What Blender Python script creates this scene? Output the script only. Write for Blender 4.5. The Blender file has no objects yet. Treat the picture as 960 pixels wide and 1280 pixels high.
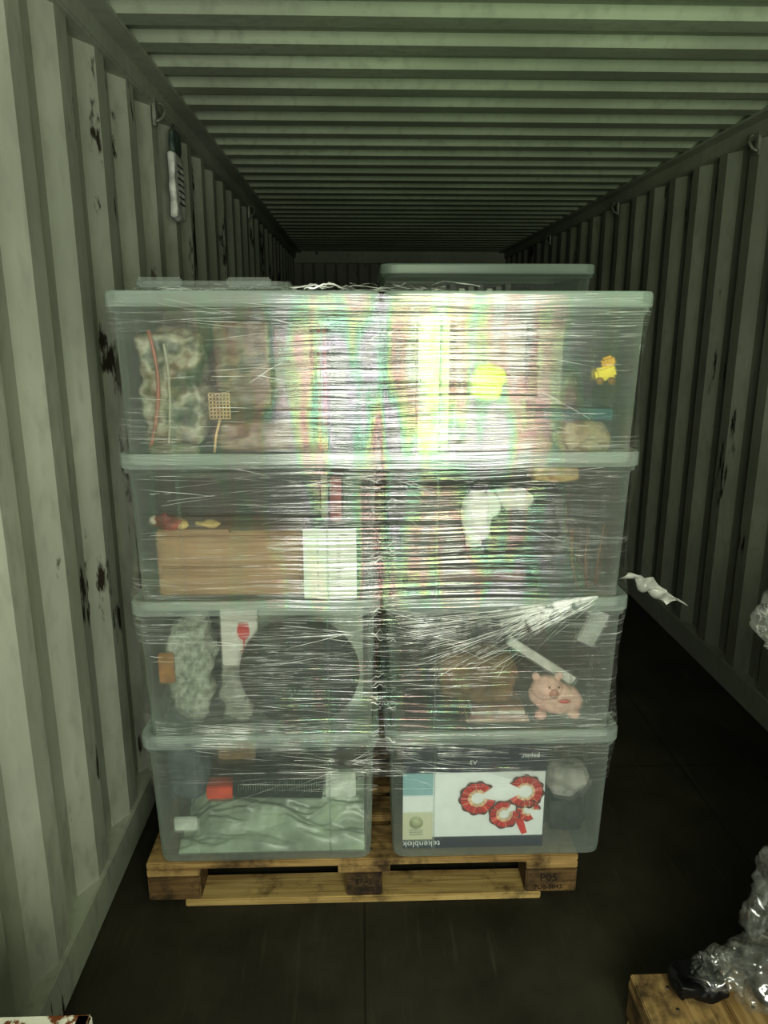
import bpy, bmesh, math, random
from mathutils import Vector, Matrix, Euler, noise
random.seed(7)
scene = bpy.context.scene
R = math.radians

def lin(c):
    return tuple(((v/255)/12.92 if v/255 <= 0.04045 else ((v/255+0.055)/1.055)**2.4) for v in c)

# ------------------------------------------------------------------ materials
def new_mat(name):
    m = bpy.data.materials.new(name); m.use_nodes = True
    nt = m.node_tree; nt.nodes.clear()
    out = nt.nodes.new('ShaderNodeOutputMaterial')
    return m, nt, out

def N(nt, t, **kw):
    n = nt.nodes.new(t)
    for k, v in kw.items():
        if k in n.inputs: n.inputs[k].default_value = v
        else: setattr(n, k, v)
    return n

def ramp(nt, src, p0, p1, c0=(0,0,0,1), c1=(1,1,1,1)):
    r = nt.nodes.new('ShaderNodeValToRGB')
    r.color_ramp.elements[0].position = p0; r.color_ramp.elements[1].position = p1
    r.color_ramp.elements[0].color = c0; r.color_ramp.elements[1].color = c1
    nt.links.new(src, r.inputs[0]); return r.outputs[0]

def coords(nt, scale=(1,1,1)):
    tc = N(nt, 'ShaderNodeTexCoord'); mp = N(nt, 'ShaderNodeMapping'); mp.inputs['Scale'].default_value = scale
    nt.links.new(tc.outputs['Object'], mp.inputs['Vector']); return mp.outputs[0]

def mixc(nt, fac, a, b):
    m = nt.nodes.new('ShaderNodeMix'); m.data_type = 'RGBA'
    if isinstance(fac, (int, float)): m.inputs[0].default_value = fac
    else: nt.links.new(fac, m.inputs[0])
    for i, v in ((6, a), (7, b)):
        if isinstance(v, tuple): m.inputs[i].default_value = (*v[:3], 1)
        else: nt.links.new(v, m.inputs[i])
    return m.outputs[2]

def multiramp(nt, src, cols):
    r = nt.nodes.new('ShaderNodeValToRGB'); cr = r.color_ramp
    cr.elements[0].position = cols[0][0]; cr.elements[0].color = (*lin(cols[0][1]),1)
    cr.elements[1].position = cols[-1][0]; cr.elements[1].color = (*lin(cols[-1][1]),1)
    for q, c in cols[1:-1]:
        e = cr.elements.new(q); e.color = (*lin(c),1)
    nt.links.new(src, r.inputs[0]); return r.outputs[0]

_mc = {}
def mat(name, rgb, rough=0.6, var=0.15, scale=25, metal=0.0, stretch=(1,1,1), bump=0.0):
    if name in _mc: return _mc[name]
    m, nt, out = new_mat(name)
    p = N(nt, 'ShaderNodeBsdfPrincipled'); p.inputs['Roughness'].default_value = rough
    p.inputs['Metallic'].default_value = metal
    nz = N(nt, 'ShaderNodeTexNoise'); nz.inputs['Scale'].default_value = scale; nz.inputs['Detail'].default_value = 4
    nt.links.new(coords(nt, stretch), nz.inputs['Vector'])
    c = lin(rgb); d = tuple(x*(1-2.2*var) if var < .45 else 0 for x in c); l = tuple(min(1, x*(1+var)) for x in c)
    f = ramp(nt, nz.outputs[0], .35, .65)
    nt.links.new(mixc(nt, f, d, l), p.inputs['Base Color'])
    if bump:
        b = N(nt, 'ShaderNodeBump'); b.inputs['Strength'].default_value = bump; b.inputs['Distance'].default_value = .01
        nt.links.new(nz.outputs[0], b.inputs['Height']); nt.links.new(b.outputs[0], p.inputs['Normal'])
    nt.links.new(p.outputs[0], out.inputs[0]); _mc[name] = m
    return m

def mottle_mat(name, cols, sc=(30,30,3), rough=.4):
    """printed / patterned packaging with several muted colours"""
    m, nt, out = new_mat(name)
    p = N(nt, 'ShaderNodeBsdfPrincipled'); p.inputs['Roughness'].default_value = rough
    nz = N(nt, 'ShaderNodeTexNoise'); nz.inputs['Scale'].default_value = 1; nz.inputs['Detail'].default_value = 4
    nt.links.new(coords(nt, sc), nz.inputs['Vector'])
    n = len(cols)
    nt.links.new(multiramp(nt, nz.outputs[0], [(.32+.36*i/(n-1), c) for i, c in enumerate(cols)]), p.inputs['Base Color'])
    nt.links.new(p.outputs[0], out.inputs[0]); return m

def steel_mat(name, base, scuff=.60, dark=(38,34,26), rough=.55, vstretch=(6,6,1.2)):
    m, nt, out = new_mat(name)
    p = N(nt, 'ShaderNodeBsdfPrincipled'); p.inputs['Roughness'].default_value = rough
    p.inputs['Specular IOR Level'].default_value = .35
    n1 = N(nt, 'ShaderNodeTexNoise'); n1.inputs['Scale'].default_value = 1.0; n1.inputs['Detail'].default_value = 8; n1.inputs['Roughness'].default_value = .65
    nt.links.new(coords(nt, vstretch), n1.inputs['Vector'])
    n2 = N(nt, 'ShaderNodeTexNoise'); n2.inputs['Scale'].default_value = 1.7; n2.inputs['Detail'].default_value = 3
    nt.links.new(coords(nt), n2.inputs['Vector'])
    n3 = N(nt, 'ShaderNodeTexNoise'); n3.inputs['Scale'].default_value = 30; n3.inputs['Detail'].default_value = 6
    nt.links.new(coords(nt, (1,1,.4)), n3.inputs['Vector'])
    b = lin(base)
    c = mixc(nt, ramp(nt, n2.outputs[0], .35, .65), tuple(x*.78 for x in b), tuple(min(1,x*1.06) for x in b))
    c = mixc(nt, ramp(nt, n3.outputs[0], .5, .8), c, tuple(x*.72 for x in b))
    sc = ramp(nt, n1.outputs[0], scuff, scuff+.03)
    c = mixc(nt, sc, c, lin(dark))
    nt.links.new(c, p.inputs['Base Color'])
    bp = N(nt, 'ShaderNodeBump'); bp.inputs['Strength'].default_value = .15; bp.inputs['Distance'].default_value = .01
    nt.links.new(n3.outputs[0], bp.inputs['Height']); nt.links.new(bp.outputs[0], p.inputs['Normal'])
    nt.links.new(p.outputs[0], out.inputs[0]); return m

def floor_mat():
    m, nt, out = new_mat('floor_plywood_dark')
    p = N(nt, 'ShaderNodeBsdfPrincipled')
    n1 = N(nt, 'ShaderNodeTexNoise'); n1.inputs['Scale'].default_value = 2.2; n1.inputs['Detail'].default_value = 8; n1.inputs['Roughness'].default_value = .65
    nt.links.new(coords(nt), n1.inputs['Vector'])
    n2 = N(nt, 'ShaderNodeTexNoise'); n2.inputs['Scale'].default_value = 1; n2.inputs['Detail'].default_value = 5
    nt.links.new(coords(nt, (50, 4, 1)), n2.inputs['Vector'])
    c = mixc(nt, ramp(nt, n1.outputs[0], .3, .7), lin((36,35,27)), lin((68,65,51)))
    c = mixc(nt, ramp(nt, n2.outputs[0], .6, .85), c, lin((74,70,56)))
    br = N(nt, 'ShaderNodeTexBrick'); br.inputs['Scale'].default_value = 1; br.offset = 0
    br.inputs['Mortar Size'].default_value = .003; br.inputs['Brick Width'].default_value = 1.17; br.inputs['Row Height'].default_value = 2.4
    br.inputs['Color1'].default_value = (1,1,1,1); br.inputs['Color2'].default_value = (.85,.85,.85,1); br.inputs['Mortar'].default_value = (.5,.5,.5,1)
    mp = coords(nt); nt.links.new(mp, br.inputs['Vector'])
    mm = nt.nodes.new('ShaderNodeMix'); mm.data_type = 'RGBA'; mm.blend_type = 'MULTIPLY'; mm.inputs[0].default_value = 1
    nt.links.new(c, mm.inputs[6]); nt.links.new(br.outputs[0], mm.inputs[7])
    nt.links.new(mm.outputs[2], p.inputs['Base Color'])
    rr = ramp(nt, n1.outputs[0], .3, .7, (.5,.5,.5,1), (.8,.8,.8,1)); nt.links.new(rr, p.inputs['Roughness'])
    p.inputs['Specular IOR Level'].default_value = .3
    bp = N(nt, 'ShaderNodeBump'); bp.inputs['Strength'].default_value = .2; bp.inputs['Distance'].default_value = .01
    nt.links.new(n2.outputs[0], bp.inputs['Height']); nt.links.new(bp.outputs[0], p.inputs['Normal'])
    nt.links.new(p.outputs[0], out.inputs[0]); return m

def wood_mat(name, a, b, dirt=(58,42,26), d0=.5):
    m, nt, out = new_mat(name)
    p = N(nt, 'ShaderNodeBsdfPrincipled'); p.inputs['Roughness'].default_value = .8
    n2 = N(nt, 'ShaderNodeTexNoise'); n2.inputs['Scale'].default_value = 1; n2.inputs['Detail'].default_value = 6; n2.inputs['Distortion'].default_value = .6
    nt.links.new(coords(nt, (4, 60, 60)), n2.inputs['Vector'])
    n1 = N(nt, 'ShaderNodeTexNoise'); n1.inputs['Scale'].default_value = 9; n1.inputs['Detail'].default_value = 8; n1.inputs['Roughness'].default_value = .7
    nt.links.new(coords(nt), n1.inputs['Vector'])
    c = mixc(nt, ramp(nt, n2.outputs[0], .35, .65), lin(a), lin(b))
    c = mixc(nt, ramp(nt, n1.outputs[0], d0, d0+.18), c, lin(dirt))
    nt.links.new(c, p.inputs['Base Color'])
    bp = N(nt, 'ShaderNodeBump'); bp.inputs['Strength'].default_value = .4; bp.inputs['Distance'].default_value = .005
    nt.links.new(n2.outputs[0], bp.inputs['Height']); nt.links.new(bp.outputs[0], p.inputs['Normal'])
    nt.links.new(p.outputs[0], out.inputs[0]); return m

def plastic_mat(name, col, alpha, rough=.22, edge=.5, frost=.25):
    m, nt, out = new_mat(name)
    tr = N(nt, 'ShaderNodeBsdfTransparent'); tr.inputs[0].default_value = (.975,.99,.98,1)
    p = N(nt, 'ShaderNodeBsdfPrincipled'); p.inputs['Base Color'].default_value = (*lin(col),1); p.inputs['Roughness'].default_value = rough
    tl = N(nt, 'ShaderNodeBsdfTranslucent'); tl.inputs[0].default_value = (*lin(col),1)
    mx0 = N(nt, 'ShaderNodeMixShader'); mx0.inputs[0].default_value = .35
    nt.links.new(p.outputs[0], mx0.inputs[1]); nt.links.new(tl.outputs[0], mx0.inputs[2])
    rf = N(nt, 'ShaderNodeBsdfRefraction'); rf.inputs['IOR'].default_value = 1.25; rf.inputs['Roughness'].default_value = .14
    rf.inputs['Color'].default_value = (.98,.99,.98,1)
    mt = N(nt, 'ShaderNodeMixShader'); mt.inputs[0].default_value = frost
    nt.links.new(tr.outputs[0], mt.inputs[1]); nt.links.new(rf.outputs[0], mt.inputs[2])
    lw = N(nt, 'ShaderNodeLayerWeight'); lw.inputs[0].default_value = .35
    nz = N(nt, 'ShaderNodeTexNoise'); nz.inputs['Scale'].default_value = 7; nz.inputs['Detail'].default_value = 3
    nt.links.new(coords(nt), nz.inputs['Vector'])
    mr = N(nt, 'ShaderNodeMapRange'); mr.inputs[3].default_value = alpha; mr.inputs[4].default_value = min(1, alpha+edge)
    nt.links.new(lw.outputs['Facing'], mr.inputs[0])
    mu = N(nt, 'ShaderNodeMath', operation='MULTIPLY_ADD'); mu.inputs[1].default_value = .04
    nt.links.new(nz.outputs[0], mu.inputs[0]); nt.links.new(mr.outputs[0], mu.inputs[2])
    mx = N(nt, 'ShaderNodeMixShader'); nt.links.new(mu.outputs[0], mx.inputs[0])
    nt.links.new((mt if frost else tr).outputs[0], mx.inputs[1]); nt.links.new(mx0.outputs[0], mx.inputs[2])
    nt.links.new(mx.outputs[0], out.inputs[0]); return m

def film_mat(name, base=.0, line=.55, zs=120, xs=1.6, haze=.04, warp=.045, gl=.10, rg=.15, bs=.9, w1=.013, w2=.016, m0=.41, m1_=.65, sheen=True):
    """stretch film: clear with drawn-out creases where several layers gather"""
    m, nt, out = new_mat(name)
    tc = N(nt, 'ShaderNodeTexCoord')
    w = N(nt, 'ShaderNodeTexNoise'); w.inputs['Scale'].default_value = 2.2; w.inputs['Detail'].default_value = 1
    nt.links.new(tc.outputs['Object'], w.inputs['Vector'])
    wv = N(nt, 'ShaderNodeVectorMath', operation='MULTIPLY'); wv.inputs[1].default_value = (0,0,warp)
    nt.links.new(w.outputs['Color'], wv.inputs[0])
    ad = N(nt, 'ShaderNodeVectorMath', operation='ADD'); nt.links.new(tc.outputs['Object'], ad.inputs[0]); nt.links.new(wv.outputs[0], ad.inputs[1])
    def nse(sc, det):
        mp = N(nt, 'ShaderNodeMapping'); mp.inputs['Scale'].default_value = sc
        nt.links.new(ad.outputs[0], mp.inputs['Vector'])
        n = N(nt, 'ShaderNodeTexNoise'); n.inputs['Scale'].default_value = 1; n.inputs['Detail'].default_value = det
        nt.links.new(mp.outputs[0], n.inputs['Vector']); return n.outputs[0]
    a = nse((xs,xs,zs), 2); b = nse((xs*3,xs*3,zs*1.9), 1); lo = nse((3.2,3.2,8), 3)
    def ridge(s, wd):
        s1 = N(nt, 'ShaderNodeMath', operation='SUBTRACT'); s1.inputs[1].default_value = .5; nt.links.new(s, s1.inputs[0])
        s2 = N(nt, 'ShaderNodeMath', operation='ABSOLUTE'); nt.links.new(s1.outputs[0], s2.inputs[0])
        mr = N(nt, 'ShaderNodeMapRange'); mr.inputs[1].default_value = 0; mr.inputs[2].default_value = wd; mr.inputs[3].default_value = 1; mr.inputs[4].default_value = 0
        nt.links.new(s2.outputs[0], mr.inputs[0]); return mr.outputs[0]
    r1 = ridge(a, w1); r2 = ridge(b, w2)
    mx = N(nt, 'ShaderNodeMath', operation='MAXIMUM'); nt.links.new(r1, mx.inputs[0]); nt.links.new(r2, mx.inputs[1])
    msk = ramp(nt, lo, m0, m1_)
    ml = N(nt, 'ShaderNodeMath', operation='MULTIPLY'); nt.links.new(mx.outputs[0], ml.inputs[0]); nt.links.new(msk, ml.inputs[1])
    f = N(nt, 'ShaderNodeMath', operation='MULTIPLY_ADD'); f.inputs[1].default_value = line; f.inputs[2].default_value = base
    nt.links.new(ml.outputs[0], f.inputs[0])
    h = N(nt, 'ShaderNodeMath', operation='MULTIPLY_ADD'); h.inputs[1].default_value = haze
    nt.links.new(lo, h.inputs[0]); nt.links.new(f.outputs[0], h.inputs[2])
    bp = N(nt, 'ShaderNodeBump'); bp.inputs['Strength'].default_value = bs; bp.inputs['Distance'].default_value = .004
    nt.links.new(a, bp.inputs['Height'])
    p = N(nt, 'ShaderNodeBsdfPrincipled'); p.inputs['Base Color'].default_value = (.88,.9,.86,1); p.inputs['Roughness'].default_value = .15
    nt.links.new(bp.outputs[0], p.inputs['Normal'])
    tr = N(nt, 'ShaderNodeBsdfTransparent'); tr.inputs[0].default_value = (.99,.99,.985,1)
    g = N(nt, 'ShaderNodeBsdfGlossy'); g.inputs['Roughness'].default_value = rg; nt.links.new(bp.outputs[0], g.inputs['Normal'])
    if sheen:   # stress colours of stretched polyethylene
        sh = nse((14,14,2.5), 2)
        nt.links.new(multiramp(nt, sh, [(.36,(250,250,245)),(.44,(255,200,195)),(.49,(232,255,185)),(.54,(190,250,215)),(.60,(245,230,250)),(.66,(250,250,245))]), g.inputs['Color'])
    m1 = N(nt, 'ShaderNodeMixShader'); m1.inputs[0].default_value = gl
    nt.links.new(tr.outputs[0], m1.inputs[1]); nt.links.new(g.outputs[0], m1.inputs[2])
    m2 = N(nt, 'ShaderNodeMixShader'); nt.links.new(h.outputs[0], m2.inputs[0])
    nt.links.new(m1.outputs[0], m2.inputs[1]); nt.links.new(p.outputs[0], m2.inputs[2])
    nt.links.new(m2.outputs[0], out.inputs[0]); return m

def strand_mat(name, al=.6, p0=.4, p1=.62, sc=14):
    m, nt, out = new_mat(name)
    tr = N(nt, 'ShaderNodeBsdfTransparent')
    p = N(nt, 'ShaderNodeBsdfPrincipled'); p.inputs['Base Color'].default_value = (.95,.96,.92,1); p.inputs['Roughness'].default_value = .12
    p.inputs['Specular IOR Level'].default_value = .9
    nz = N(nt, 'ShaderNodeTexNoise'); nz.inputs['Scale'].default_value = sc; nz.inputs['Detail'].default_value = 3
    nt.links.new(coords(nt), nz.inputs['Vector'])
    f = ramp(nt, nz.outputs[0], p0, p1, (0,0,0,1), (al,al,al,1))
    mx = N(nt, 'ShaderNodeMixShader'); nt.links.new(f, mx.inputs[0])
    nt.links.new(tr.outputs[0], mx.inputs[1]); nt.links.new(p.outputs[0], mx.inputs[2])
    nt.links.new(mx.outputs[0], out.inputs[0]); return m

M_WALL = steel_mat('wall_painted_steel', (167,170,155), .605, dark=(52,46,36), vstretch=(5,5,1.6))
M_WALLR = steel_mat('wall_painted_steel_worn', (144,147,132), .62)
M_RAIL = steel_mat('rail_painted_steel', (168,172,156), .68)
M_CEIL = steel_mat('ceiling_painted_steel', (162,170,150), .70, vstretch=(1.2,6,6))
M_FLOOR = floor_mat()
M_WOOD = wood_mat('pallet_pine', (176,148,98), (132,104,62), dirt=(72,56,34), d0=.47)
M_WOODB = wood_mat('pallet_block', (130,102,64), (88,68,40), dirt=(46,36,24), d0=.44)
M_WOODL = wood_mat('pallet_pine_pale', (188,164,108), (150,124,76), dirt=(84,68,42), d0=.52)
M_PL = plastic_mat('storage_box_plastic', (216,228,220), .065, edge=.6)
M_LID = plastic_mat('storage_lid_plastic', (214,228,220), .34, edge=.5, frost=0)
M_FILM = film_mat('stretch_film')
M_FILM2 = film_mat('stretch_film_crumpled', base=.01, line=.22, zs=20, xs=14, haze=.06, gl=.13, rg=.1, bs=1, w1=.02, w2=.02, sheen=False)
M_STR = strand_mat('film_strand', .9, .38, .58)
M_STR2 = strand_mat('film_strand_fan', .7, .32, .5, 30)

# ------------------------------------------------------------------ mesh builder
class MB:
    def __init__(s, name): s.name = name; s.bm = bmesh.new(); s.mats = []
    def mi(s, m):
        if m not in s.mats: s.mats.append(m)
        return s.mats.index(m)
    def add(s, t, m, mtx=None, smooth=False):
        if mtx is not None: bmesh.ops.transform(t, matrix=mtx, verts=t.verts)
        i = s.mi(m)
        for f in t.faces: f.material_index = i; f.smooth = smooth
        me = bpy.data.meshes.new('tmp'); t.to_mesh(me); t.free(); s.bm.from_mesh(me); bpy.data.meshes.remove(me)
    def box(s, c, d, m, rot=(0,0,0), bev=0.0):
        t = bmesh.new(); bmesh.ops.create_cube(t, size=1)
        bmesh.ops.scale(t, vec=d, verts=t.verts)
        if bev: bmesh.ops.bevel(t, geom=t.edges[:], offset=bev, segments=2, affect='EDGES')
        s.add(t, m, Matrix.Translation(c) @ Euler(rot).to_matrix().to_4x4())
    def cyl(s, c, r, h, m, rot=(0,0,0), r2=None, seg=32):
        t = bmesh.new(); bmesh.ops.create_cone(t, cap_ends=True, segments=seg, radius1=r, radius2=r if r2 is None else r2, depth=h)
        s.add(t, m, Matrix.Translation(c) @ Euler(rot).to_matrix().to_4x4(), True)
    def lathe(s, prof, c, m, rot=(0,0,0), seg=40):
        t = bmesh.new(); rings = []
        for r, z in prof:
            rings.append([t.verts.new((r*math.cos(2*math.pi*i/seg), r*math.sin(2*math.pi*i/seg), z)) for i in range(seg)])
        for a, b in zip(rings, rings[1:]):
            for i in range(seg):
                j = (i+1) % seg
                try: t.faces.new((a[i], a[j], b[j], b[i]))
                except ValueError: pass
        bmesh.ops.remove_doubles(t, verts=t.verts, dist=1e-5)
        s.add(t, m, Matrix.Translation(c) @ Euler(rot).to_matrix().to_4x4(), True)
    def blob(s, c, d, m, amp=.0, freq=8, sub=4, rot=(0,0,0), sq=0.0, seed=0):
        t = bmesh.new(); bmesh.ops.create_icosphere(t, subdivisions=sub, radius=1)
        for v in t.verts:
            p = v.co.copy()
            if sq:
                k = max(abs(p.x), abs(p.y), abs(p.z)); p = p.lerp(p/k*.95, sq)
            q = Vector((p.x*d[0]/2, p.y*d[1]/2, p.z*d[2]/2))
            if amp:
                n = noise.fractal(q*freq+Vector((seed*3.1, seed, seed*1.7)), 1.0, 2.0, 4)
                n2 = 1-abs(noise.noise(q*freq*1.3+Vector((seed, 9, seed))))*2
                q += v.co*(amp*(n+.5*n2))
            v.co = q
        s.add(t, m, Matrix.Translation(c) @ Euler(rot).to_matrix().to_4x4(), True)
    def poly(s, pts, m):
        t = bmesh.new(); t.faces.new([t.verts.new(p) for p in pts]); s.add(t, m)
    def tube(s, pts, r, m, seg=8, taper=None):
        t = bmesh.new(); rings = []
        for k, p in enumerate(pts):
            p = Vector(p); a = Vector(pts[max(0,k-1)]); b = Vector(pts[min(len(pts)-1,k+1)])
            d = (b-a).normalized(); u = d.orthogonal().normalized()
            if abs(d.z) < .9: u = d.cross(Vector((0,0,1))).normalized()
            w = d.cross(u); rr = r*(taper[k] if taper else 1)
            rings.append([t.verts.new(p+u*rr*math.cos(2*math.pi*i/seg)+w*rr*math.sin(2*math.pi*i/seg)) for i in range(seg)])
        for a, b in zip(rings, rings[1:]):
            for i in range(seg):
                j = (i+1) % seg; t.faces.new((a[i], a[j], b[j], b[i]))
        t.faces.new(rings[0][::-1]); t.faces.new(rings[-1])
        s.add(t, m, None, True)
    def done(s, parent=None, origin=True):
        me = bpy.data.meshes.new(s.name)
        ctr = Vector((0,0,0))
        if origin and len(s.bm.verts):
            xs = [v.co for v in s.bm.verts]
            ctr = Vector([(min(v[i] for v in xs)+max(v[i] for v in xs))/2 for i in range(3)])
            for v in s.bm.verts: v.co -= ctr
        s.bm.to_mesh(me); s.bm.free()
        for m in s.mats: me.materials.append(m)
        o = bpy.data.objects.new(s.name, me); scene.collection.objects.link(o); o.location = ctr
        if parent: o.parent = parent
        return o

def obj_from(name, verts, faces, m, smooth=False):
    me = bpy.data.meshes.new(name); me.from_pydata(verts, [], faces); me.materials.append(m)
    if smooth: me.polygons.foreach_set('use_smooth', [True]*len(faces))
    o = bpy.data.objects.new(name, me); scene.collection.objects.link(o); return o

# ------------------------------------------------------------------ container shell
XL, XR, Y0, Y1, ZC = -.72, 1.63, -1.5, 8.7, 2.39

def corr(a0, a1, pitch, depth, flat_in, slope, flat_out, phase=0):
    pts = []; a = a0-phase
    while a < a1:
        pts += [(a, 0), (a+flat_in, 0), (a+flat_in+slope, depth), (a+flat_in+slope+flat_out, depth)]
        a += pitch
    pts.append((a, 0))
    return pts

def wall_side(name, x, sgn, phase, m):
    pts = corr(Y0, Y1, .278, .036, .074, .064, .076, phase); v = []; f = []
    for a, o in pts: v += [(x+sgn*o, a, 0), (x+sgn*o, a, ZC)]
    for i in range(len(pts)-1):
        k = 2*i; f.append((k, k+1, k+3, k+2))
    return obj_from(name, v, f, m)
wall_side('wall_left', XL, -1, .10, M_WALL)
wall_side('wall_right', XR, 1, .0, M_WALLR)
pts = corr(XL-.03, XR+.03, .25, .03, .1, .03, .09); v = []; f = []
for a, o in pts: v += [(a, Y1+o, 0), (a, Y1+o, ZC)]
for i in range(len(pts)-1): f.append((2*i, 2*i+1, 2*i+3, 2*i+2))
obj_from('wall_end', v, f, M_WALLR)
pts = corr(Y0, Y1, .209, .026, .080, .026, .077); v = []; f = []
for a, o in pts: v += [(XL-.04, a, ZC+o), (XR+.04, a, ZC+o)]
for i in range(len(pts)-1): f.append((2*i, 2*i+1, 2*i+3, 2*i+2))
obj_from('ceiling', v, f, M_CEIL)
b = MB('floor'); b.box(((XL+XR)/2, (Y0+Y1)/2, -.015), (XR-XL+.09, Y1-Y0+.1, .03), M_FLOOR); b.done(origin=False)
L = Y1-Y0
for nm, x, s in (('trim_left', XL, 1), ('trim_right', XR, -1)):
    b = MB(nm+'_top'); b.box((x-s*.012, (Y0+Y1)/2, ZC-.035), (.06, L, .07), M_RAIL, bev=.006)
    b.box((x+s*.03, (Y0+Y1)/2, ZC-.006), (.09, L, .012), M_RAIL); b.done(origin=False)
    b = MB('baseboard_'+nm[5:]); b.box((x-s*.016, (Y0+Y1)/2, .06), (.05, L, .12), M_RAIL, bev=.004)
    b.done(origin=False)
b = MB('trim_end'); b.box(((XL+XR)/2, Y1-.02, ZC-.06), (XR-XL, .06, .12), M_RAIL); b.box(((XL+XR)/2, Y1-.02, .1), (XR-XL, .06, .2), M_RAIL); b.done()

# lashing rings
M_RING = mat('ring_steel', (140,142,130), .45, metal=.3)
for x, s, ys in ((XR, -1, (3.22, 4.9, 6.6)), (XL, 1, (1.1, 2.85, 5.1))):
    for y in ys:
        b = MB('lashing_ring')
        pts_ = [(x+s*(.02+.028*math.sin(t)), y+.028*math.cos(t)*.9, ZC-.09+.035*math.cos(t*1)) for t in [math.pi*k/10 for k in range(11)]]
        b.tube(pts_, .006, M_RING); b.box((x+s*.014, y, ZC-.09), (.012, .03, .09), M_RING, bev=.002); b.done()

# ------------------------------------------------------------------ pallets
M_STAMP = mat('stamp_ink', (40,30,22), .8)
def pallet(cx, cy, z, rot=0, front_stamps=False):
    b = MB('wooden_pallet')
    for k, (yy, w) in enumerate(((-.3275,.145),(-.165,.1),(0,.145),(.165,.1),(.3275,.145))):
        b.box((0, yy, .133+.001*(k%2)), (1.2-.008*(k%3), w, .022), M_WOOD, bev=.003)
    for xx, w in ((-.5275,.145),(0,.145),(.5275,.145)):
        b.box((xx, 0, .111), (w, .8, .022), M_WOOD, bev=.002)
        for yy, h in ((-.35,.1),(0,.145),(.35,.1)):
            b.box((xx, yy, .061), (.145 if abs(xx) > .1 else .1, h, .078), M_WOODB, bev=.004)
    for yy, w in ((-.35,.1),(0,.145),(.35,.1)):
        b.box((0, yy, .011), (1.0 if yy < -.1 else 1.18, w, .022), M_WOODL, bev=.003)
    nm = mat('nail_steel', (90,86,78), .5, metal=.6)
    for xx in (-.555,-.50,-.02,.02,.50,.555):
        for yy in (-.36,-.30,-.165,0,.165,.33): b.cyl((xx, yy, .1455), .004, .001, nm, seg=8)
    o = b.done(origin=False)
    o.location = (cx, cy, z); o.rotation_euler = (0, 0, rot)
    if front_stamps:
        for x, z_, t, s_ in ((.52, .070, 'P05', .034), (.52, .040, 'FU8-8843', .02), (0, .07, 'EPAL', .022), (0, .045, 'NL-022', .018)):
            c = bpy.data.curves.new('stamp', 'FONT'); c.body = t; c.size = s_; c.align_x = 'CENTER'; c.align_y = 'CENTER'; c.extrude = .0003; c.materials.append(M_STAMP)
            q = bpy.data.objects.new('stamp_text', c); scene.collection.objects.link(q); q.parent = o
            q.location = (x, -.4012, z_); q.rotation_euler = (R(90), 0, 0)
    return o
PF = 1.76
pallet(0.0, PF+.4, 0, 0, True)

# ------------------------------------------------------------------ storage boxes
def perim(hx, hy, r, ins, ph):
    P = []
    def arc(cx, cy, a0):
        for k in range(7):
            a = a0+math.pi/2*k/6; P.append((cx+r*math.cos(a), cy+r*math.sin(a)))
    e = .006
    for x, y in ((-ph-e, -hy), (-ph, -hy+ins), (ph, -hy+ins), (ph+e, -hy)): P.append((x, y))
    arc(hx-r, -hy+r, -math.pi/2)
    for x, y in ((hx, -.2), (hx-ins, -.192), (hx-ins, .192), (hx, .2)): P.append((x, y))
    arc(hx-r, hy-r, 0)
    for x, y in ((ph+e, hy), (ph, hy-ins), (-ph, hy-ins), (-ph-e, hy)): P.append((x, y))
    arc(-hx+r, hy-r, math.pi/2)
    for x, y in ((-hx, .2), (-hx+ins, .192), (-hx+ins, -.192), (-hx, -.2)): P.append((x, y))
    arc(-hx+r, -hy+r, math.pi)
    return P
LX, LY, P_ = .312, .395, .370
def loft(bm, rings, mi, close_bot=False, close_top=False):
    vs = [[bm.verts.new((x, y, z)) for x, y in p] for p, z in rings]
    for a, b_ in zip(vs, vs[1:]):
        n = len(a)
        for i in range(n):
            j = (i+1) % n; f = bm.faces.new((a[i], a[j], b_[j], b_[i])); f.material_index = mi
    if close_bot: f = bm.faces.new(vs[0][::-1]); f.material_index = mi
    if close_top: f = bm.faces.new(vs[-1]); f.material_index = mi
def box_mesh():
    bm = bmesh.new()
    rings = []
    for hx, hy, ins, z in ((.282,.364,.0,.004),(.288,.370,.008,.010),(.290,.373,.010,.03),(.297,.380,.011,.34),(.299,.382,.001,.352),(.305,.389,.0,.356),(.305,.389,.0,.370)):
        rings.append((perim(hx, hy, .032, ins, .175), z))
    loft(bm, rings, 0, close_bot=True)
    lr = []
    for hx, hy, z in ((LX-.002,.393,.366),(LX,LY,.368),(LX,LY,.396),(LX-.0025,.3925,.401),(LX-.008,.386,.402),(.297,.378,.399),(.295,.376,.374)):
        lr.append((perim(hx, hy, .04, 0, .155), z))
    loft(bm, lr, 1, close_top=True)
    me = bpy.data.meshes.new('storage_box'); bm.to_mesh(me); bm.free()
    me.materials.append(M_PL); me.materials.append(M_LID)
    return me
BM_ = box_mesh()
SX, SY = .050, 1.73+LY
CX = (SX-.3145, SX+.3145)
jit = [(-.005,.005),(-.002,.002),(.002,.0),(-.002,.003)]
for r in range(4):
    for c in range(2):
        o = bpy.data.objects.new('storage_box', BM_); scene.collection.objects.link(o)
        o.location = (CX[c]+jit[r][c], SY, .144+P_*r)
# stack behind
pallet(.47, 2.78+.6, 0, R(90)); pallet(.47, 2.78+.6, .144, R(90))
for r in range(4):
    o = bpy.data.objects.new('storage_box', BM_); scene.collection.objects.link(o)
    o.location = (.47, 2.8+LX, .288+P_*r); o.rotation_euler = (0, 0, R(90))
b = MB('white_magazine_bundle')
for k in range(9): b.box((.28+.035*k, 3.05, .288+3*P_+.02+.15+.008*(k%3)), (.022,.3,.30), mat('mag_%d'%(k%3),[(210,210,200),(120,124,116),(90,92,88)][k%3]), bev=.002)
b.done()

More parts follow.
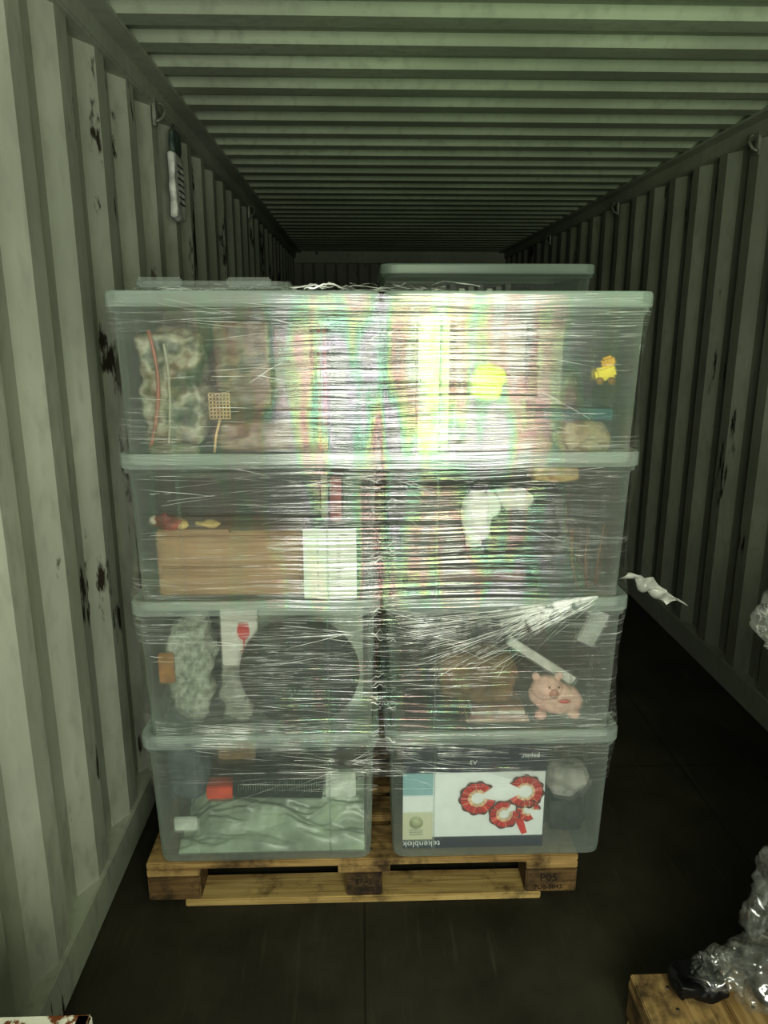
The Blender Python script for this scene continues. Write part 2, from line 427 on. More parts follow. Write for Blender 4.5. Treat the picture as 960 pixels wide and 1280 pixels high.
# ------------------------------------------------------------------ contents helpers
def Q(col, row, u, v, d=0):
    return Vector((CX[col]+(u-.5)*.565, 1.775+d, .144+P_*row+.014+v*.345))
def slab(name, col, row, u0, u1, v0, v1, d, th, m, rot=0, bev=.003, tilt=0):
    b = MB(name); a = Q(col,row,u0,v0,d); e = Q(col,row,u1,v1,d)
    b.box(((a.x+e.x)/2, a.y+th/2, (a.z+e.z)/2), (e.x-a.x, th, e.z-a.z), m, rot=(tilt, rot, 0), bev=bev)
    return b
def lump(name, col, row, u0, u1, v0, v1, d, th, m, amp=.012, sq=.7, seed=0, freq=14):
    b = MB(name); a = Q(col,row,u0,v0,d); e = Q(col,row,u1,v1,d)
    b.blob(((a.x+e.x)/2, a.y+th/2, (a.z+e.z)/2), (e.x-a.x, th, e.z-a.z), m, amp=amp, freq=freq, sq=sq, seed=seed, sub=5)
    return b
C = lambda n, rgb, **k: mat(n, rgb, **k)

fill = [[((96,84,70),(120,110,96)),((50,54,50),(80,78,70)),((120,100,76),(70,70,66)),((150,120,100),(110,96,84))],
        [((50,52,58),(30,32,40)),((70,62,50),(40,40,38)),((50,50,52),(110,106,100)),((140,118,100),(110,110,96))]]
sd = 1
for c in range(2):
    for r in range(4):
        a, e = fill[c][r]
        lump('folded_clothes', c, r, .06, .52, .04, .66, .29, .34, C('cloth_%d%d_a'%(c,r), a, rough=.9, bump=.4), amp=.012, seed=sd).done(); sd += 1
        lump('folded_clothes', c, r, .54, .95, .04, .60, .29, .34, C('cloth_%d%d_b'%(c,r), e, rough=.9, bump=.4), amp=.012, seed=sd).done(); sd += 1

# ---- top left (row 3)
BRN = mottle_mat('packaging_brown', [(70,56,44),(124,98,76),(104,82,62),(150,130,106),(92,84,66),(80,64,48)], (9,9,16))
BRN2 = mottle_mat('packaging_rose', [(88,68,58),(134,104,88),(108,88,72),(156,138,118),(100,94,76)], (7,7,14))
BAG = mottle_mat('printed_bag', [(60,66,54),(106,112,90),(176,174,152),(130,116,92),(78,84,64),(64,70,56)], (12,12,14))
PINK = C('bag_handle_coral',(176,110,90),rough=.35)
lump('printed_shopping_bag',0,3,.03,.30,.05,.90,.03,.12,BAG,seed=30,amp=.016,sq=.7).done()
b = MB('coral_skipping_rope'); p = Q(0,3,.05,.06,.010)
b.tube([p+Vector((.012+.030*math.sin(k/14*2.6),.0,.28*k/14)) for k in range(15)], .0045, PINK)
b.tube([p+Vector((.055+.012*math.sin(k/14*2.6),.0,.25*k/14)) for k in range(15)], .003, C('rope_cream',(200,198,176)))
b.done()
lump('cardboard_box',0,3,.32,.58,.30,.95,.11,.10,BRN,amp=.004,sq=.95,seed=36).done()
lump('picture_book',0,3,.59,.76,.28,.92,.08,.10,BRN2,amp=.003,sq=.95,seed=37).done()
slab('red_binder',0,3,.785,.825,.04,.93,.03,.2,C('binder_red',(150,74,62))).done()
slab('teal_binder',0,3,.84,.97,.03,.96,.03,.2,C('binder_teal',(26,58,48),var=.3,scale=12)).done()
b = MB('fly_swatter'); m = C('swatter_orange',(236,196,144),rough=.4); p = Q(0,3,.37,.36,.02)
for k in range(7): b.box((p.x-.024+k*.008, p.y, p.z), (.0028,.002,.062), m)
for k in range(8): b.box((p.x, p.y, p.z-.03+k*.0086), (.05,.002,.0028), m)
b.tube([(p.x,p.y,p.z-.03),(p.x-.012,p.y,p.z-.07),(p.x-.018,p.y,p.z-.112)], .003, m); b.done()
lump('brown_toy_bag',0,3,.32,.76,.03,.25,.03,.05,BRN2,seed=32,amp=.010,sq=.5).done()
lump('olive_gift_bag',0,3,.06,.28,.0,.10,.0,.02,C('bag_olive',(110,112,84)),seed=33,amp=.006).done()

# ---- top right (row 3)
GLIM = mottle_mat('lime_glare_colour', [(90,130,50),(150,196,60),(206,240,110),(226,244,170),(140,180,66)], (20,20,8), .3)  # lime glare on the film, painted as the colour of an upright slab
slab('lime_glare_slab',1,3,.10,.19,.02,.97,.02,.22,GLIM).done()
slab('pale_glare_slab',1,3,.20,.235,.02,.97,.04,.22,mottle_mat('pale_glare_colour',[(120,140,70),(186,206,120),(214,220,170),(150,170,100)],(16,16,8),.35)).done()  # paler edge of that glare, also painted on a slab
slab('green_folder',1,3,.03,.09,.02,.9,.03,.22,C('folder_green',(84,108,54),var=.3)).done()
lump('rose_box',1,3,.26,.60,.40,.96,.10,.16,BRN2,amp=.004,sq=.95,seed=61).done()
lump('grey_box',1,3,.26,.60,.04,.40,.09,.16,mottle_mat('packaging_olive', [(74,72,54),(112,108,84),(96,92,72),(140,134,110),(82,86,66)], (10,10,8)),amp=.006,sq=.95,seed=62).done()
b = MB('yellow_bath_toy'); p = Q(1,3,.395,.52,.035); m = C('toy_yellow',(226,255,0),rough=.35,var=.01)
b.blob(p,(.075,.04,.085),m,amp=.006,sq=.55,seed=4,sub=4,rot=(0,R(8),0)); b.blob(p+Vector((.028,-.004,.012)),(.04,.03,.05),m,sub=3); b.done()
lump('plum_box',1,3,.62,.74,.34,.94,.06,.15,mottle_mat('packaging_plum', [(82,70,64),(112,96,88),(98,82,76),(130,118,106)], (10,10,6)),amp=.004,sq=.95,seed=63).done()
slab('teal_tray',1,3,.66,.97,.24,.32,.06,.2,C('tray_teal',(26,84,88))).done()
b = MB('yellow_toy_car'); p = Q(1,3,.90,.58,.03); m = C('toy_amber',(244,214,40),rough=.4)
b.box(p,(.05,.03,.034),m,bev=.006,rot=(0,R(-18),0)); b.box(p+Vector((0.006,0,.026)),(.032,.026,.028),C('toy_orange',(240,180,50)),bev=.006,rot=(0,R(-18),0))
for s_ in (-1,1): b.cyl(p+Vector((s_*.014,-.014,-.018)),.009,.006,C('tyre',(150,110,50)),rot=(R(90),0,0))
b.done()
lump('beige_soft_toy',1,3,.74,.95,.0,.22,.03,.1,mottle_mat('soft_toy_fur', [(96,84,60),(150,134,98),(176,160,120),(110,104,80)], (16,16,16), .9),seed=8,amp=.016,sq=.3).done()
lump('olive_soft_toy',1,3,.26,.70,.0,.14,.02,.06,C('olive',(120,116,84),var=.3),seed=9,amp=.012,sq=.5).done()

# ---- row 2 left
slab('black_case',0,2,.04,.78,.62,.97,.08,.16,C('case_black',(34,36,34),rough=.5),rot=R(1.5)).done()
b = MB('wooden_drawer_unit'); m = wood_mat('drawer_wood',(182,150,112),(150,118,84),dirt=(118,90,64),d0=.6)
a = Q(0,2,.05,.02,.03)
b.box((a.x+.185, a.y+.10, a.z+.085),(.37,.18,.17),m,bev=.004)
b.box((a.x+.10, a.y+.004, a.z+.176),(.18,.05,.012),m,bev=.003)
for k in range(2): b.box((a.x+.185, a.y+.006, a.z+.045+k*.08),(.35,.012,.068),m,bev=.003)
b.done()
b = MB('red_figurine'); p = Q(0,2,.11,.60,.03); m = C('fig_red',(160,60,44),var=.3)
b.blob(p,(.07,.03,.034),m,amp=.012,freq=30,sub=4); b.blob(p+Vector((.03,0,-.006)),(.035,.028,.022),C('fig_yellow',(210,180,110)),amp=.006,freq=30,sub=4); b.blob(p+Vector((-.032,0,.004)),(.024,.024,.024),C('fig_white',(210,200,180)),sub=3)
b.blob(p+Vector((.10,0,-.006)),(.06,.03,.014),C('fig_yellow',(210,180,110)),amp=.006,freq=30,sub=3)
b.done()
b = slab('paper_sheet',0,2,.71,.945,.03,.56,-.004,.001,C('paper_white',(226,230,212),var=.03),bev=0)
p0 = Q(0,2,.71,.03,-.006); ink = C('ink_grey',(110,114,106))
for k in range(5): b.box((p0.x+.036, p0.y, p0.z+.155-k*.030),(.0014,.0006,.012),ink)
for k in range(17): b.box((p0.x+.088, p0.y, p0.z+.160-k*.008),(.004+.009*((k*5)%3)/2,.0006,.0018),ink)
b.box((p0.x+.1, p0.y, p0.z+.168),(.02,.0006,.003),ink)
b.done()
slab('red_storybook',0,2,.83,.88,.60,.92,.02,.16,C('book_red2',(150,64,60))).done()
slab('green_storybook',0,2,.89,.97,.04,.95,.03,.16,C('book_green2',(64,96,62))).done()
slab('cream_storybook',0,2,.79,.82,.60,.95,.03,.16,C('book_cream',(150,144,116))).done()

# ---- row 2 right
b = MB('white_plush'); fur = C('plush_white',(240,238,228),rough=.95,var=.05); p = Q(1,2,.38,.60,.05)
b.blob(p,(.075,.06,.13),fur,amp=.010,freq=18,sub=5,seed=11); b.blob(p+Vector((.03,0,.035)),(.05,.05,.06),fur,amp=.008,freq=20,sub=4,seed=12)
b.blob(p+Vector((.09,.02,.045)),(.10,.05,.045),fur,amp=.010,freq=20,sub=5,seed=14); b.blob(p+Vector((-.01,-.005,-.06)),(.04,.05,.04),fur,amp=.008,freq=20,sub=4,seed=15); b.done()
lump('black_rucksack',1,2,.45,.80,.05,.84,.12,.14,C('bag_black',(22,22,22),rough=.8,bump=.4),amp=.012,sq=.5,seed=13).done()
lump('grey_blanket',1,2,.03,.34,.24,.75,.09,.17,C('blanket_grey',(100,102,94),rough=.95,bump=.5),amp=.014,sq=.6,seed=14).done()
lump('tan_board_game',1,2,.62,.84,.87,.97,.04,.2,mottle_mat('game_tan',[(170,130,80),(206,180,130),(190,160,110),(226,210,170)],(14,14,20)),amp=.006,sq=.8,seed=66).done()
b = MB('drum_sticks'); m = C('stick_wood',(120,84,56))
for k in range(3):
    p = Q(1,2,.85+k*.05,.04,.03+.02*k); b.tube([p, p+Vector((-.02+.014*k,0.01,.08)), p+Vector((-.02+.02*k,.02,.16))], .004, m)
b.done()
slab('black_tray',1,2,.05,.66,.02,.12,.02,.12,C('tray_black',(22,24,24))).done()
slab('copper_tray',1,2,.06,.60,.13,.20,.02,.06,C('copperish',(110,80,64))).done()

# ---- row 1 left
lump('bubble_wrapped_parcel',0,1,.06,.25,.02,.90,.03,.12,C('parcel_white',(172,178,162),rough=.4,bump=.9,scale=60,var=.2),amp=.022,sq=.4,seed=21).done()
slab('brown_envelope',0,1,.03,.10,.42,.66,.01,.015,C('envelope',(170,122,70))).done()
b = slab('wine_glass_carton',0,1,.31,.48,.50,.97,.05,.04,C('carton_white',(220,218,208),var=.03))
p = Q(0,1,.415,.62,.0485); red = C('print_red',(205,30,40),var=.03)
prof = [(0,.0),(.012,.0),(.0125,.002),(.002,.004),(.0018,.032),(.010,.038),(.0165,.052),(.016,.066),(.012,.082)]
pl = [(p.x+x,p.y,p.z+z) for x,z in prof]+[(p.x-x,p.y,p.z+z) for x,z in prof[::-1]]
b.poly(pl[::-1], red); b.done()
lump('tissue_bundle',0,1,.29,.44,.02,.48,.06,.04,C('tissue',(160,162,150),bump=.6),amp=.02,sq=.4,seed=22).done()
b = MB('frying_pan'); p = Q(0,1,.675,.475,.002); bl = C('pan_black',(5,9,8),rough=.6,var=.08)
b.lathe([(0,.0),(.132,.0),(.142,.003),(.154,.026),(.158,.026),(.158,.023),(.145,-.002),(.134,-.005),(0,-.005)], p, bl, rot=(R(-88),0,0), seg=64)
b.box(p+Vector((.02,.07,.11)),(.03,.08,.016),bl,bev=.004); b.done()
slab('pale_carton',0,1,.46,.97,.03,.97,.125,.05,C('mint',(182,192,176))).done()

# ---- row 1 right
slab('black_box_file',1,1,.02,.60,.50,.97,.17,.10,C('boxfile_black',(22,24,26))).done()
lump('brown_paper_parcel',1,1,.20,.60,.16,.60,.03,.12,C('kraft',(120,94,64),bump=.5),amp=.012,sq=.6,seed=25).done()
b = MB('framed_print'); p = Q(1,1,.78,.62,.07)
b.box(p,(.20,.02,.13),C('frame_black',(10,10,12)),rot=(0,R(34),0),bev=.002)
b.box(p+Vector((-.040,-.012,-.040)),(.22,.012,.024),C('frame_white',(220,220,212)),rot=(0,R(34),0)); b.done()
slab('white_folder',1,1,.88,.97,.68,.96,.015,.02,C('folder_white',(170,174,168)),rot=R(24)).done()
b = MB('pink_piggy_plush'); p = Q(1,1,.78,.22,.035); pk = C('piggy_pink',(226,184,170),rough=.9,var=.12,scale=40)
b.blob(p,(.15,.06,.090),pk,amp=.004,freq=18,sub=5,rot=(0,R(14),0)); b.blob(p+Vector((-.03,-.012,.034)),(.085,.05,.072),pk,amp=.002,freq=18,sub=4)
b.cyl(p+Vector((-.016,-.036,.028)),.013,.010,C('snout',(210,144,130)),rot=(R(90),0,0))
for s_ in (-1,1):
    b.blob(p+Vector((-.03+s_*.030,-.012,.066)),(.022,.012,.028),pk,rot=(0,s_*R(25),0),sub=3)
    b.blob(p+Vector((s_*.045,-.02,-.040)),(.034,.03,.026),pk,sub=3)
    b.blob(p+Vector((-.016+s_*.013,-.036,.046)),(.005,.005,.005),C('eye_black',(40,30,30)),sub=2)
b.blob(p+Vector((.016,-.034,.004)),(.034,.01,.010),C('print_red',(200,36,44)),sub=3); b.done()
b = MB('stack_of_notebooks')
for k in range(4):
    q = Q(1,1,.50,.03,.02); b.box((q.x, q.y+.045, q.z+.006+k*.011),(.17-.012*k,.09,.009),C('note_%d'%k,[(214,190,170),(150,110,100),(222,220,206),(150,120,100)][k]),bev=.001)
b.done()
slab('dark_tin',1,1,.06,.32,.03,.15,.03,.13,C('tin_dark',(26,28,30),rough=.35)).done()

# ---- row 0 left
b = slab('green_game_box',0,0,.34,.77,.48,.72,.01,.10,C('game_green',(8,16,12),rough=.45),rot=R(2))
p = Q(0,0,.36,.52,.008); inkg = C('print_greylight',(120,140,120))
for k in range(34): b.box((p.x+.004+k*.0066, p.y, p.z+.022+.012*((k*7)%3)/3),(.0010,.0006,.022+.01*((k*5)%4)/4),inkg)
b.done()
slab('red_marker_box',0,0,.21,.335,.48,.59,.01,.05,C('marker_red',(206,72,40))).done()
slab('white_label_card',0,0,.785,.93,.48,.70,.01,.02,C('label_white',(206,214,200))).done()
slab('cardboard_sleeve',0,0,.26,.44,.74,.95,.06,.1,C('cardboard2',(150,122,86))).done()
slab('black_laptop_bag',0,0,.46,.96,.74,.96,.09,.15,C('bag_dark',(24,32,30))).done()
b = MB('silver_green_cloth'); sg = C('satin_green',(158,174,150),rough=.28,var=.22,scale=9)
t = bmesh.new(); n = 120; g = []
for j in range(51):
    row = []
    for i in range(n):
        u = i/(n-1); w = j/50
        q = Q(0,0,.06+.91*u,0,0)
        hh = (.07+.070*math.sin(w*math.pi*.55))*(1-.35*abs(u-.6))*(min(1,u*6+.1))
        fold = .022*math.sin(u*8+w*14+3*noise.noise(Vector((u*3,w*3,0))))+.016*(1-3*abs(noise.noise(Vector((u*5+w*6,w*10,4)))))+.003*(1-3*abs(noise.noise(Vector((u*14,w*20,8)))))
        row.append(t.verts.new((q.x, q.y+w*.17+.004, q.z+max(0.002, hh*w**.4+fold*w**.3 if w > 0 else 0.0))))
    g.append(row)
for j in range(50):
    for i in range(n-1): t.faces.new((g[j][i], g[j][i+1], g[j+1][i+1], g[j+1][i]))
b.add(t, sg, None, True); b.done()
lump('blue_grey_pouch',0,0,.0,.2,.38,.88,.05,.1,C('pouch_grey',(86,96,98)),amp=.01,sq=.5,seed=41).done()
slab('white_sticker_pack',0,0,.05,.16,.22,.34,.0,.01,C('label_white',(206,214,200))).done()

# ---- row 0 right : drawing pad (upside-down)
navy = C('pad_navy',(12,18,50),rough=.4,var=.05); wht = C('pad_white',(232,236,234),rough=.5,var=.02)
a = Q(1,0,.045,.02,-.004); W, H = .392, .325
b = MB('drawing_pad'); b.box((a.x+W/2, a.y+.006, a.z+H/2),(W,.010,H),navy,bev=.001)
def fl(x0,x1,z0,z1,m,k=1): b.box((a.x+(x0+x1)/2, a.y+.0005-.0004*k, a.z+(z0+z1)/2),(x1-x0,.0008,z1-z0),m)
fl(.082,W-.003,.038,.238,wht); fl(.0,.082,.03,.238,C('pad_beige',(206,206,176),var=.02)); fl(0,.082,.17,.238,C('pad_cyan',(140,180,184),var=.03),2); fl(0,.082,.118,.17,wht,2)
b.cyl((a.x+.037,a.y-.001,a.z+.085),.019,.001,C('pad_olive',(176,182,140)),rot=(R(90),0,0))
for k in range(3): fl(.018,.055,.046+k*.007,.048+k*.007,C('ink_grey',(120,124,116)),3)
rd = C('shaving_red',(206,26,26),rough=.4,var=.1); wd = C('shaving_wood',(226,190,150)); dk = C('shaving_dark',(84,20,22))
def shaving(cx, cz, r0, r1, a0, a1, nteeth):
    n = nteeth*6
    def ringstrip(ra, rb, m, yo):
        t = bmesh.new(); A=[]; B=[]
        for i in range(n+1):
            an = a0+(a1-a0)*i/n; sc = 1+.05*math.sin(i*math.pi/3); yy = a.y-yo-.003*abs(math.sin(i*math.pi/6))
            A.append(t.verts.new((cx+ra*math.cos(an), yy, cz+ra*math.sin(an))))
            B.append(t.verts.new((cx+rb*sc*math.cos(an), yy, cz+rb*sc*math.sin(an))))
        for i in range(n): t.faces.new((A[i],A[i+1],B[i+1],B[i]))
        b.add(t, m)
    ringstrip(r0, r1*.52, wd, .003); ringstrip(r1*.52, r1*.93, rd, .0032); ringstrip(r1*.90, r1, dk, .0035)
    for k_ in range(nteeth*2):
        an = a0+(a1-a0)*(k_+.5)/(nteeth*2)
        b.box((cx+.72*r1*math.cos(an), a.y-.0072, cz+.72*r1*math.sin(an)),(r1*.36,.001,.0012),dk if k_%3 else wd,rot=(0,-an,0))
shaving(a.x+.205, a.z+.160, .018, .052, R(40), R(350), 9)
shaving(a.x+.335, a.z+.178, .020, .052, R(-150), R(150), 9)
shaving(a.x+.280, a.z+.108, .014, .044, R(60), R(380), 7)
shaving(a.x+.345, a.z+.120, .012, .034, R(0), R(300), 6)
b.poly([(a.x+.31,a.y-.006,a.z+.09),(a.x+.33,a.y-.006,a.z+.045),(a.x+.345,a.y-.006,a.z+.05),(a.x+.33,a.y-.006,a.z+.10)], rd)
pad = b.done()
for txt, x, z, s_, m_ in (('tekenblok', .052, .018, .026, wht), ('papier', .345, .285, .020, wht), ('A3', .19, .27, .018, wht)):
    c = bpy.data.curves.new('pad_text', 'FONT'); c.body = txt; c.size = s_; c.align_x = 'CENTER'; c.align_y = 'CENTER'; c.extrude = .0002; c.materials.append(m_)
    q = bpy.data.objects.new('printed_text', c); scene.collection.objects.link(q); q.parent = pad
    q.location = Vector((a.x+x, a.y-.0015, a.z+z))-pad.location; q.rotation_euler = (R(90), R(180), 0)
lump('grey_plush_ball',1,0,.77,.985,.36,.66,.03,.09,C('plush_grey',(170,168,160),rough=.95),amp=.010,sq=.2,seed=51).done()
lump('black_jumper',1,0,.78,.98,.02,.34,.04,.12,C('jumper_black',(30,34,38)),amp=.01,sq=.6,seed=52).done()

# spare lid lying on top of the left stack
b = MB('spare_box_lid')
t = bmesh.new()
M_LID2 = plastic_mat('clear_lid_plastic', (200,206,200), .14, edge=.6, frost=0)
loft(t, [(perim(.17,.2,.04,0,.1),0.0),(perim(.172,.202,.04,0,.1),.018),(perim(.165,.195,.04,0,.1),.020),(perim(.155,.185,.04,0,.1),.010)],0,close_top=True)
b.add(t, M_LID2, Matrix.Translation((SX-.39, SY-.17, .144+4*P_+.034)) @ Matrix.Rotation(R(3),4,'Z'))
for k in range(2):
    b.box((SX-.50+.2*k, SY-.37, .144+4*P_+.050), (.10,.012,.022), M_LID2, bev=.004)
b.done()

# ------------------------------------------------------------------ stretch wrap
def rrect(hx, hy, r, n_per=70):
    pts = []
    seq = [((-hx+r,-hy),(hx-r,-hy)),((hx,-hy+r),(hx,hy-r)),((hx-r,hy),(-hx+r,hy)),((-hx,hy-r),(-hx,-hy+r))]
    cs = [(hx-r,-hy+r,-math.pi/2),(hx-r,hy-r,0),(-hx+r,hy-r,math.pi/2),(-hx+r,-hy+r,math.pi)]
    for k in range(4):
        (x0,y0),(x1,y1) = seq[k]
        for i in range(n_per): s = i/n_per; pts.append((x0+(x1-x0)*s, y0+(y1-y0)*s))
        cx,cy,a0 = cs[k]
        for i in range(6): a = a0+math.pi/2*i/6; pts.append((cx+r*math.cos(a), cy+r*math.sin(a)))
    return pts
zb, zt = .40, 1.648
HX, HY = .3145+LX+.005, LY+.006
per = rrect(HX, HY, .045); nv = 150
V = []; F = []
for j in range(nv+1):
    z = zb+(zt-zb)*j/nv
    ph = ((z-.144-.385) % P_)/P_
    sag = .011*math.sin(math.pi*ph)
    for x, y in per:
        n1 = noise.noise(Vector((x*2, y*2, z*22)))*.0014+noise.noise(Vector((x*4, y*4, z*60)))*.0006
        ys = (HY-sag-n1)/HY; xs_ = (HX-sag-n1)/HX
        zz = z
        if j < 12: zz += .05*noise.noise(Vector((x*4, y*4, 3)))*(1-j/12)
        if j == nv: zz += .006*noise.noise(Vector((x*20, y*20, 5)))
        V.append((SX+x*xs_, SY+y*ys, zz))
np_ = len(per)
for j in range(nv):
    for i in range(np_):
        k = (i+1) % np_; F.append((j*np_+i, j*np_+k, (j+1)*np_+k, (j+1)*np_+i))
wrap = obj_from('stretch_wrap', V, F, M_FILM, True)

def ribbon(t, pts, w, rollv=0.0):
    prev = None
    for k, p in enumerate(pts):
        p = Vector(p); a_ = Vector(pts[max(0,k-1)]); b_ = Vector(pts[min(len(pts)-1,k+1)])
        d = (b_-a_).normalized(); s_ = math.sin(math.pi*min(1,max(0,(k+.3)/(len(pts)-.4))))
        up = Vector((0,math.sin(rollv+k*.15),math.cos(rollv+k*.15))); up = (up-d*up.dot(d)).normalized()
        ww = w*(.25+.75*s_)
        A = t.verts.new(p+up*ww/2); B = t.verts.new(p-up*ww/2)
        if prev: t.faces.new((prev[1], B, A, prev[0]))
        prev = (A, B)
b = MB('gathered_film_strands'); t = bmesh.new()
yf = SY-HY-.002
def strand(x0, z0, x1, z1, w, sag=.0, wob=.002):
    n = 22; sd_ = random.random()*50; pts_ = []
    for k in range(n+1):
        s = k/n; x = x0+(x1-x0)*s
        z = z0+(z1-z0)*s - sag*math.sin(math.pi*s)+wob*noise.noise(Vector((s*4, sd_, 0)))*1.5
        ph = ((z-.144-.385) % P_)/P_
        pts_.append((x, yf+.009*math.sin(math.pi*ph)-.001+.0015*noise.noise(Vector((s*9, sd_, 3))), z))
    ribbon(t, pts_, w, random.uniform(-.6,.6))
X0, X1 = SX-HX+.05, SX+HX-.05
for k in range(480):   # general horizontal creases, denser near the middle and lid levels
    zc = random.uniform(.50, 1.62)
    L_ = random.choice((.05,.1,.16,.3,.5)); xc = random.gauss(SX, .27)
    xa = max(X0, xc-L_/2); xb = min(X1, xc+L_/2)
    if xb-xa < .04: continue
    sl = random.gauss(0,.03)
    strand(xa, zc, xb, zc+sl*(xb-xa)/.6, random.choice((.0006,.0008,.0011,.0016)))
for k in range(110):
    r = random.choice((0,1,2,3)); zl = .144+P_*r+.385; side = random.choice((-1,1))
    strand(SX+side*.01, zl-random.uniform(.0,.12), SX+side*random.uniform(.2,.55), zl-random.uniform(.0,.32)*random.random(), random.choice((.0008,.0011,.0016)))
for k in range(30):
    strand(X0, .60+random.uniform(-.08,.0), SX+.6*random.random(), .50+random.uniform(-.03,.06), .0009)
for k in range(24):
    z_ = random.uniform(.38,.5); strand(random.uniform(X0,SX), z_, random.uniform(SX,X1), z_+random.uniform(-.03,.03), .0008)
b.add(t, M_STR, None, True); o = b.done(origin=False); o.parent = wrap
b = MB('diagonal_film_fan'); t = bmesh.new()
for k in range(130):    # big diagonal fan, third tier
    s = k/129
    strand(SX+.54-.16*s*random.random(), .925-.03*s*random.random(), SX+.03+.30*s*random.uniform(.2,1), .875-.17*s+random.uniform(-.01,.01), random.choice((.0008,.0013,.0020)), sag=.008, wob=.003)
b.add(t, M_STR2, None, True); o = b.done(origin=False); o.parent = wrap
b = MB('gap_film'); t = bmesh.new()
for k in range(40):
    zc = random.uniform(.45,1.62); strand(SX-.03, zc, SX+.035, zc+random.uniform(-.03,.03), random.choice((.002,.003)), wob=.01)
b.add(t, M_STR, None, True); o = b.done(origin=False); o.parent = wrap
b = MB('film_top_edge'); t = bmesh.new()
for k in range(26):
    x_ = SX-HX+.05+random.random()*.62; L_ = random.uniform(.08,.3); y_ = random.uniform(1.76,2.0); n = 12; sd_ = random.random()*30
    ribbon(t, [(x_+L_*s/n, y_+.05*noise.noise(Vector((s*.3,sd_,0))), 1.662+.012*abs(noise.noise(Vector((s*.35,sd_,5))))*2) for s in range(n+1)], random.choice((.002,.004,.006)), random.uniform(-1,1))
b.add(t, M_STR, None, True); o = b.done(origin=False); o.parent = wrap

def crumple(b, path, w, m, amp=.02, nw=10, seed=0, freq=18):
    t = bmesh.new(); g = []
    for k, p in enumerate(path):
        p = Vector(p); row = []; ww = w[k]
        for i in range(nw+1):
            s = i/nw-.5; a_ = s*5.2+seed
            q = p+Vector((.35*ww*math.cos(a_), .35*ww*math.sin(a_), ww*s*.8))
            q += Vector([amp*noise.noise(q*freq+Vector((seed*7, j_*11, 0))) for j_ in range(3)])*(ww/ max(w))
            row.append(t.verts.new(q))
        g.append(row)
    for a_, c_ in zip(g, g[1:]):
        for i in range(nw): t.faces.new((a_[i], a_[i+1], c_[i+1], c_[i]))
    b.add(t, m, None, True)
def lerp_path(P, n):
    out = []
    for (a_, b_) in zip(P, P[1:]):
        for i in range(n): out.append([a_[j]+(b_[j]-a_[j])*i/n for j in range(len(a_))])
    out.append(list(P[-1])); return out
b = MB('loose_film_tail')
Pp = lerp_path([(.665,1.76,.965,.03),(.70,1.76,.955,.035),(.735,1.755,.93,.045),(.765,1.75,.905,.03),(.80,1.75,.905,.012),(.83,1.75,.885,.003)],8)
crumple(b, [p[:3] for p in Pp], [p[3] for p in Pp], mat('film_white',(176,178,170),rough=.25,bump=.3), amp=.02, nw=12, seed=3, freq=40)
b.done()

# ------------------------------------------------------------------ neighbouring wrapped load (right, near)
pallet(1.005, .77, 0, R(90))
load = MB('wrapped_pallet_load'); gm = mat('load_dark_goods',(40,42,40),rough=.7)
load.box((1.15,.70,.1445+.46),(.46,1.0,.92),gm,bev=.01)
t = bmesh.new(); bmesh.ops.create_cube(t, size=1); bmesh.ops.subdivide_edges(t, edges=t.edges[:], cuts=40, use_grid_fill=True)
for v_ in t.verts:
    q = Vector((v_.co.x*.51, v_.co.y*1.05, v_.co.z*.93)); n_ = Vector(v_.co).normalized()
    q += n_*(.02*abs(noise.noise(q*9))+.008*noise.noise(q*30)); v_.co = q
load.add(t, M_FILM2, Matrix.Translation((1.15,.70,.1445+.49)), True)
load.blob((.810,1.25,1.05),(.12,.12,.15),M_FILM2,amp=.025,freq=22,sub=5,seed=3)
load.blob((.810,1.25,1.05),(.09,.09,.12),M_FILM2,amp=.02,freq=26,sub=5,seed=13)
load.blob((.875,1.22,.42),(.15,.2,.34),M_FILM2,amp=.03,freq=16,sub=5,seed=5)
load.blob((.85,1.25,.25),(.16,.16,.14),M_FILM2,amp=.025,freq=20,sub=5,seed=6)
load.blob((.865,1.25,.27),(.10,.12,.14),gm,amp=.02,freq=20,sub=4,seed=7)
load.done(origin=False)
b = MB('black_plastic_strap_bundle'); m = C('strap_black',(10,10,11),rough=.5)
b.blob((.735,1.31,.177),(.12,.08,.04),m,amp=.008,freq=26,sub=5,sq=.6); b.box((.735,1.32,.200),(.10,.04,.010),m,rot=(R(10),R(12),R(10)),bev=.003)
b.tube([(.68,1.32,.19),(.72,1.28,.215),(.76,1.27,.205),(.80,1.3,.22)],.004,m); b.done()
b = MB('crumpled_film_scrap'); b.blob((.775,1.30,.215),(.11,.09,.05),M_FILM2,amp=.016,freq=26,sub=5,seed=17); b.done()

# rusty white crate in near left corner
b = MB('painted_steel_crate'); pm = steel_mat('chipped_white_paint',(214,212,196),.56,dark=(110,62,34),vstretch=(14,14,14))
b.box((-.545,.60,.299),(.29,.55,.598),pm,bev=.004)
for yy in (.335,.865): b.box((-.545,yy,.604),(.30,.022,.018),pm,bev=.003)
for xx in (-.685,-.405): b.box((xx,.60,.604),(.022,.55,.018),pm,bev=.003)
b.done()

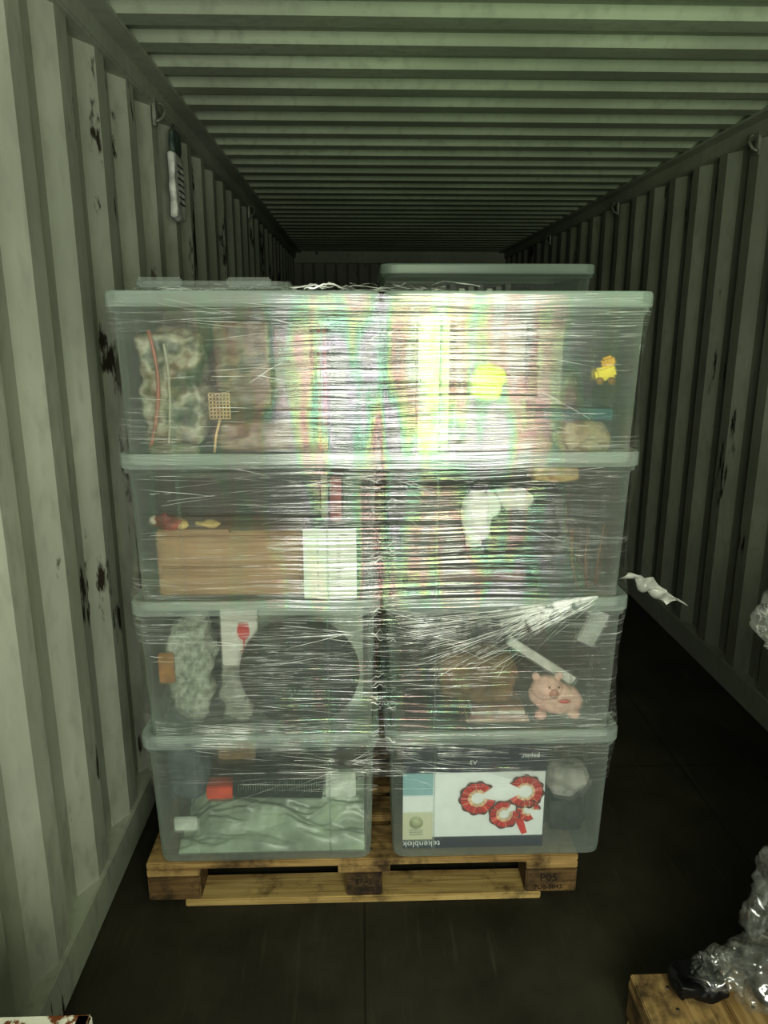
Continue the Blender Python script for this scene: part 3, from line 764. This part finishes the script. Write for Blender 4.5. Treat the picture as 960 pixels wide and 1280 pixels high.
# desiccant bag on left wall
b = MB('desiccant_bag'); m = C('bag_white_print',(206,206,198),rough=.5); dkm = C('bag_print_dark',(60,70,66))
b.blob((XL+.030,3.05,2.09),(.025,.17,.25),m,amp=.005,sq=.8,freq=16,sub=5)
b.blob((XL+.030,3.05,2.245),(.022,.12,.09),C('bag_green_print',(70,84,76)),amp=.005,sq=.7,sub=4)
b.tube([(XL+.03,3.05,2.28),(XL+.03,3.05,2.31)],.004,dkm)
for k in range(7): b.box((XL+.046,3.05,2.03+k*.022),(.001,.09,.006),dkm)
b.done()

# ------------------------------------------------------------------ lights
def area(name, loc, rot, sx, sy, e, col):
    l = bpy.data.lights.new(name, 'AREA'); l.shape = 'RECTANGLE'; l.size = sx; l.size_y = sy; l.energy = e; l.color = col
    o = bpy.data.objects.new(name, l); scene.collection.objects.link(o); o.location = loc; o.rotation_euler = rot; return o
area('daylight_door_opening', (.32,-.9,1.5), (R(88),0,0), 1.5, 1.2, 60, (.985,1,.93))
area('added_lime_strip', (.46,-.85,1.75), (R(92),0,R(-5)), .10, .8, 6.5, (.72,1,.22))  # added strip light without a real fixture, for the lime glare on the film
l = bpy.data.lights.new('added_green_spot','SPOT'); l.energy = 30; l.color = (.5,1,.25); l.spot_size = R(42); l.spot_blend = 1; l.shadow_soft_size = .05  # added spot without a real fixture, tints the ceiling green
o = bpy.data.objects.new('added_green_spot', l); scene.collection.objects.link(o); o.location = (.3,-.2,1.45)
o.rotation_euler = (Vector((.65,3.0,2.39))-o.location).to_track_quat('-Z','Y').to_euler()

w = bpy.data.worlds.new('World'); scene.world = w; w.use_nodes = True
bg = w.node_tree.nodes['Background']; bg.inputs[0].default_value = (.82,.86,.81,1); bg.inputs[1].default_value = .15

# ------------------------------------------------------------------ camera
cam = bpy.data.cameras.new('camera'); co = bpy.data.objects.new('camera', cam); scene.collection.objects.link(co)
co.location = (0,0,1.575); co.rotation_euler = (R(90-14),0,R(-1.8))
cam.sensor_fit = 'VERTICAL'; cam.sensor_height = 36; cam.lens = 36*925/1280; cam.clip_start = .02
scene.camera = co
scene.view_settings.view_transform = 'Standard'
try: scene.view_settings.look = 'Medium High Contrast'
except Exception as e: print('look', e)
scene.view_settings.exposure = 0
try:
    scene.cycles.transparent_max_bounces = 16
    scene.cycles.max_bounces = 8
except Exception: pass
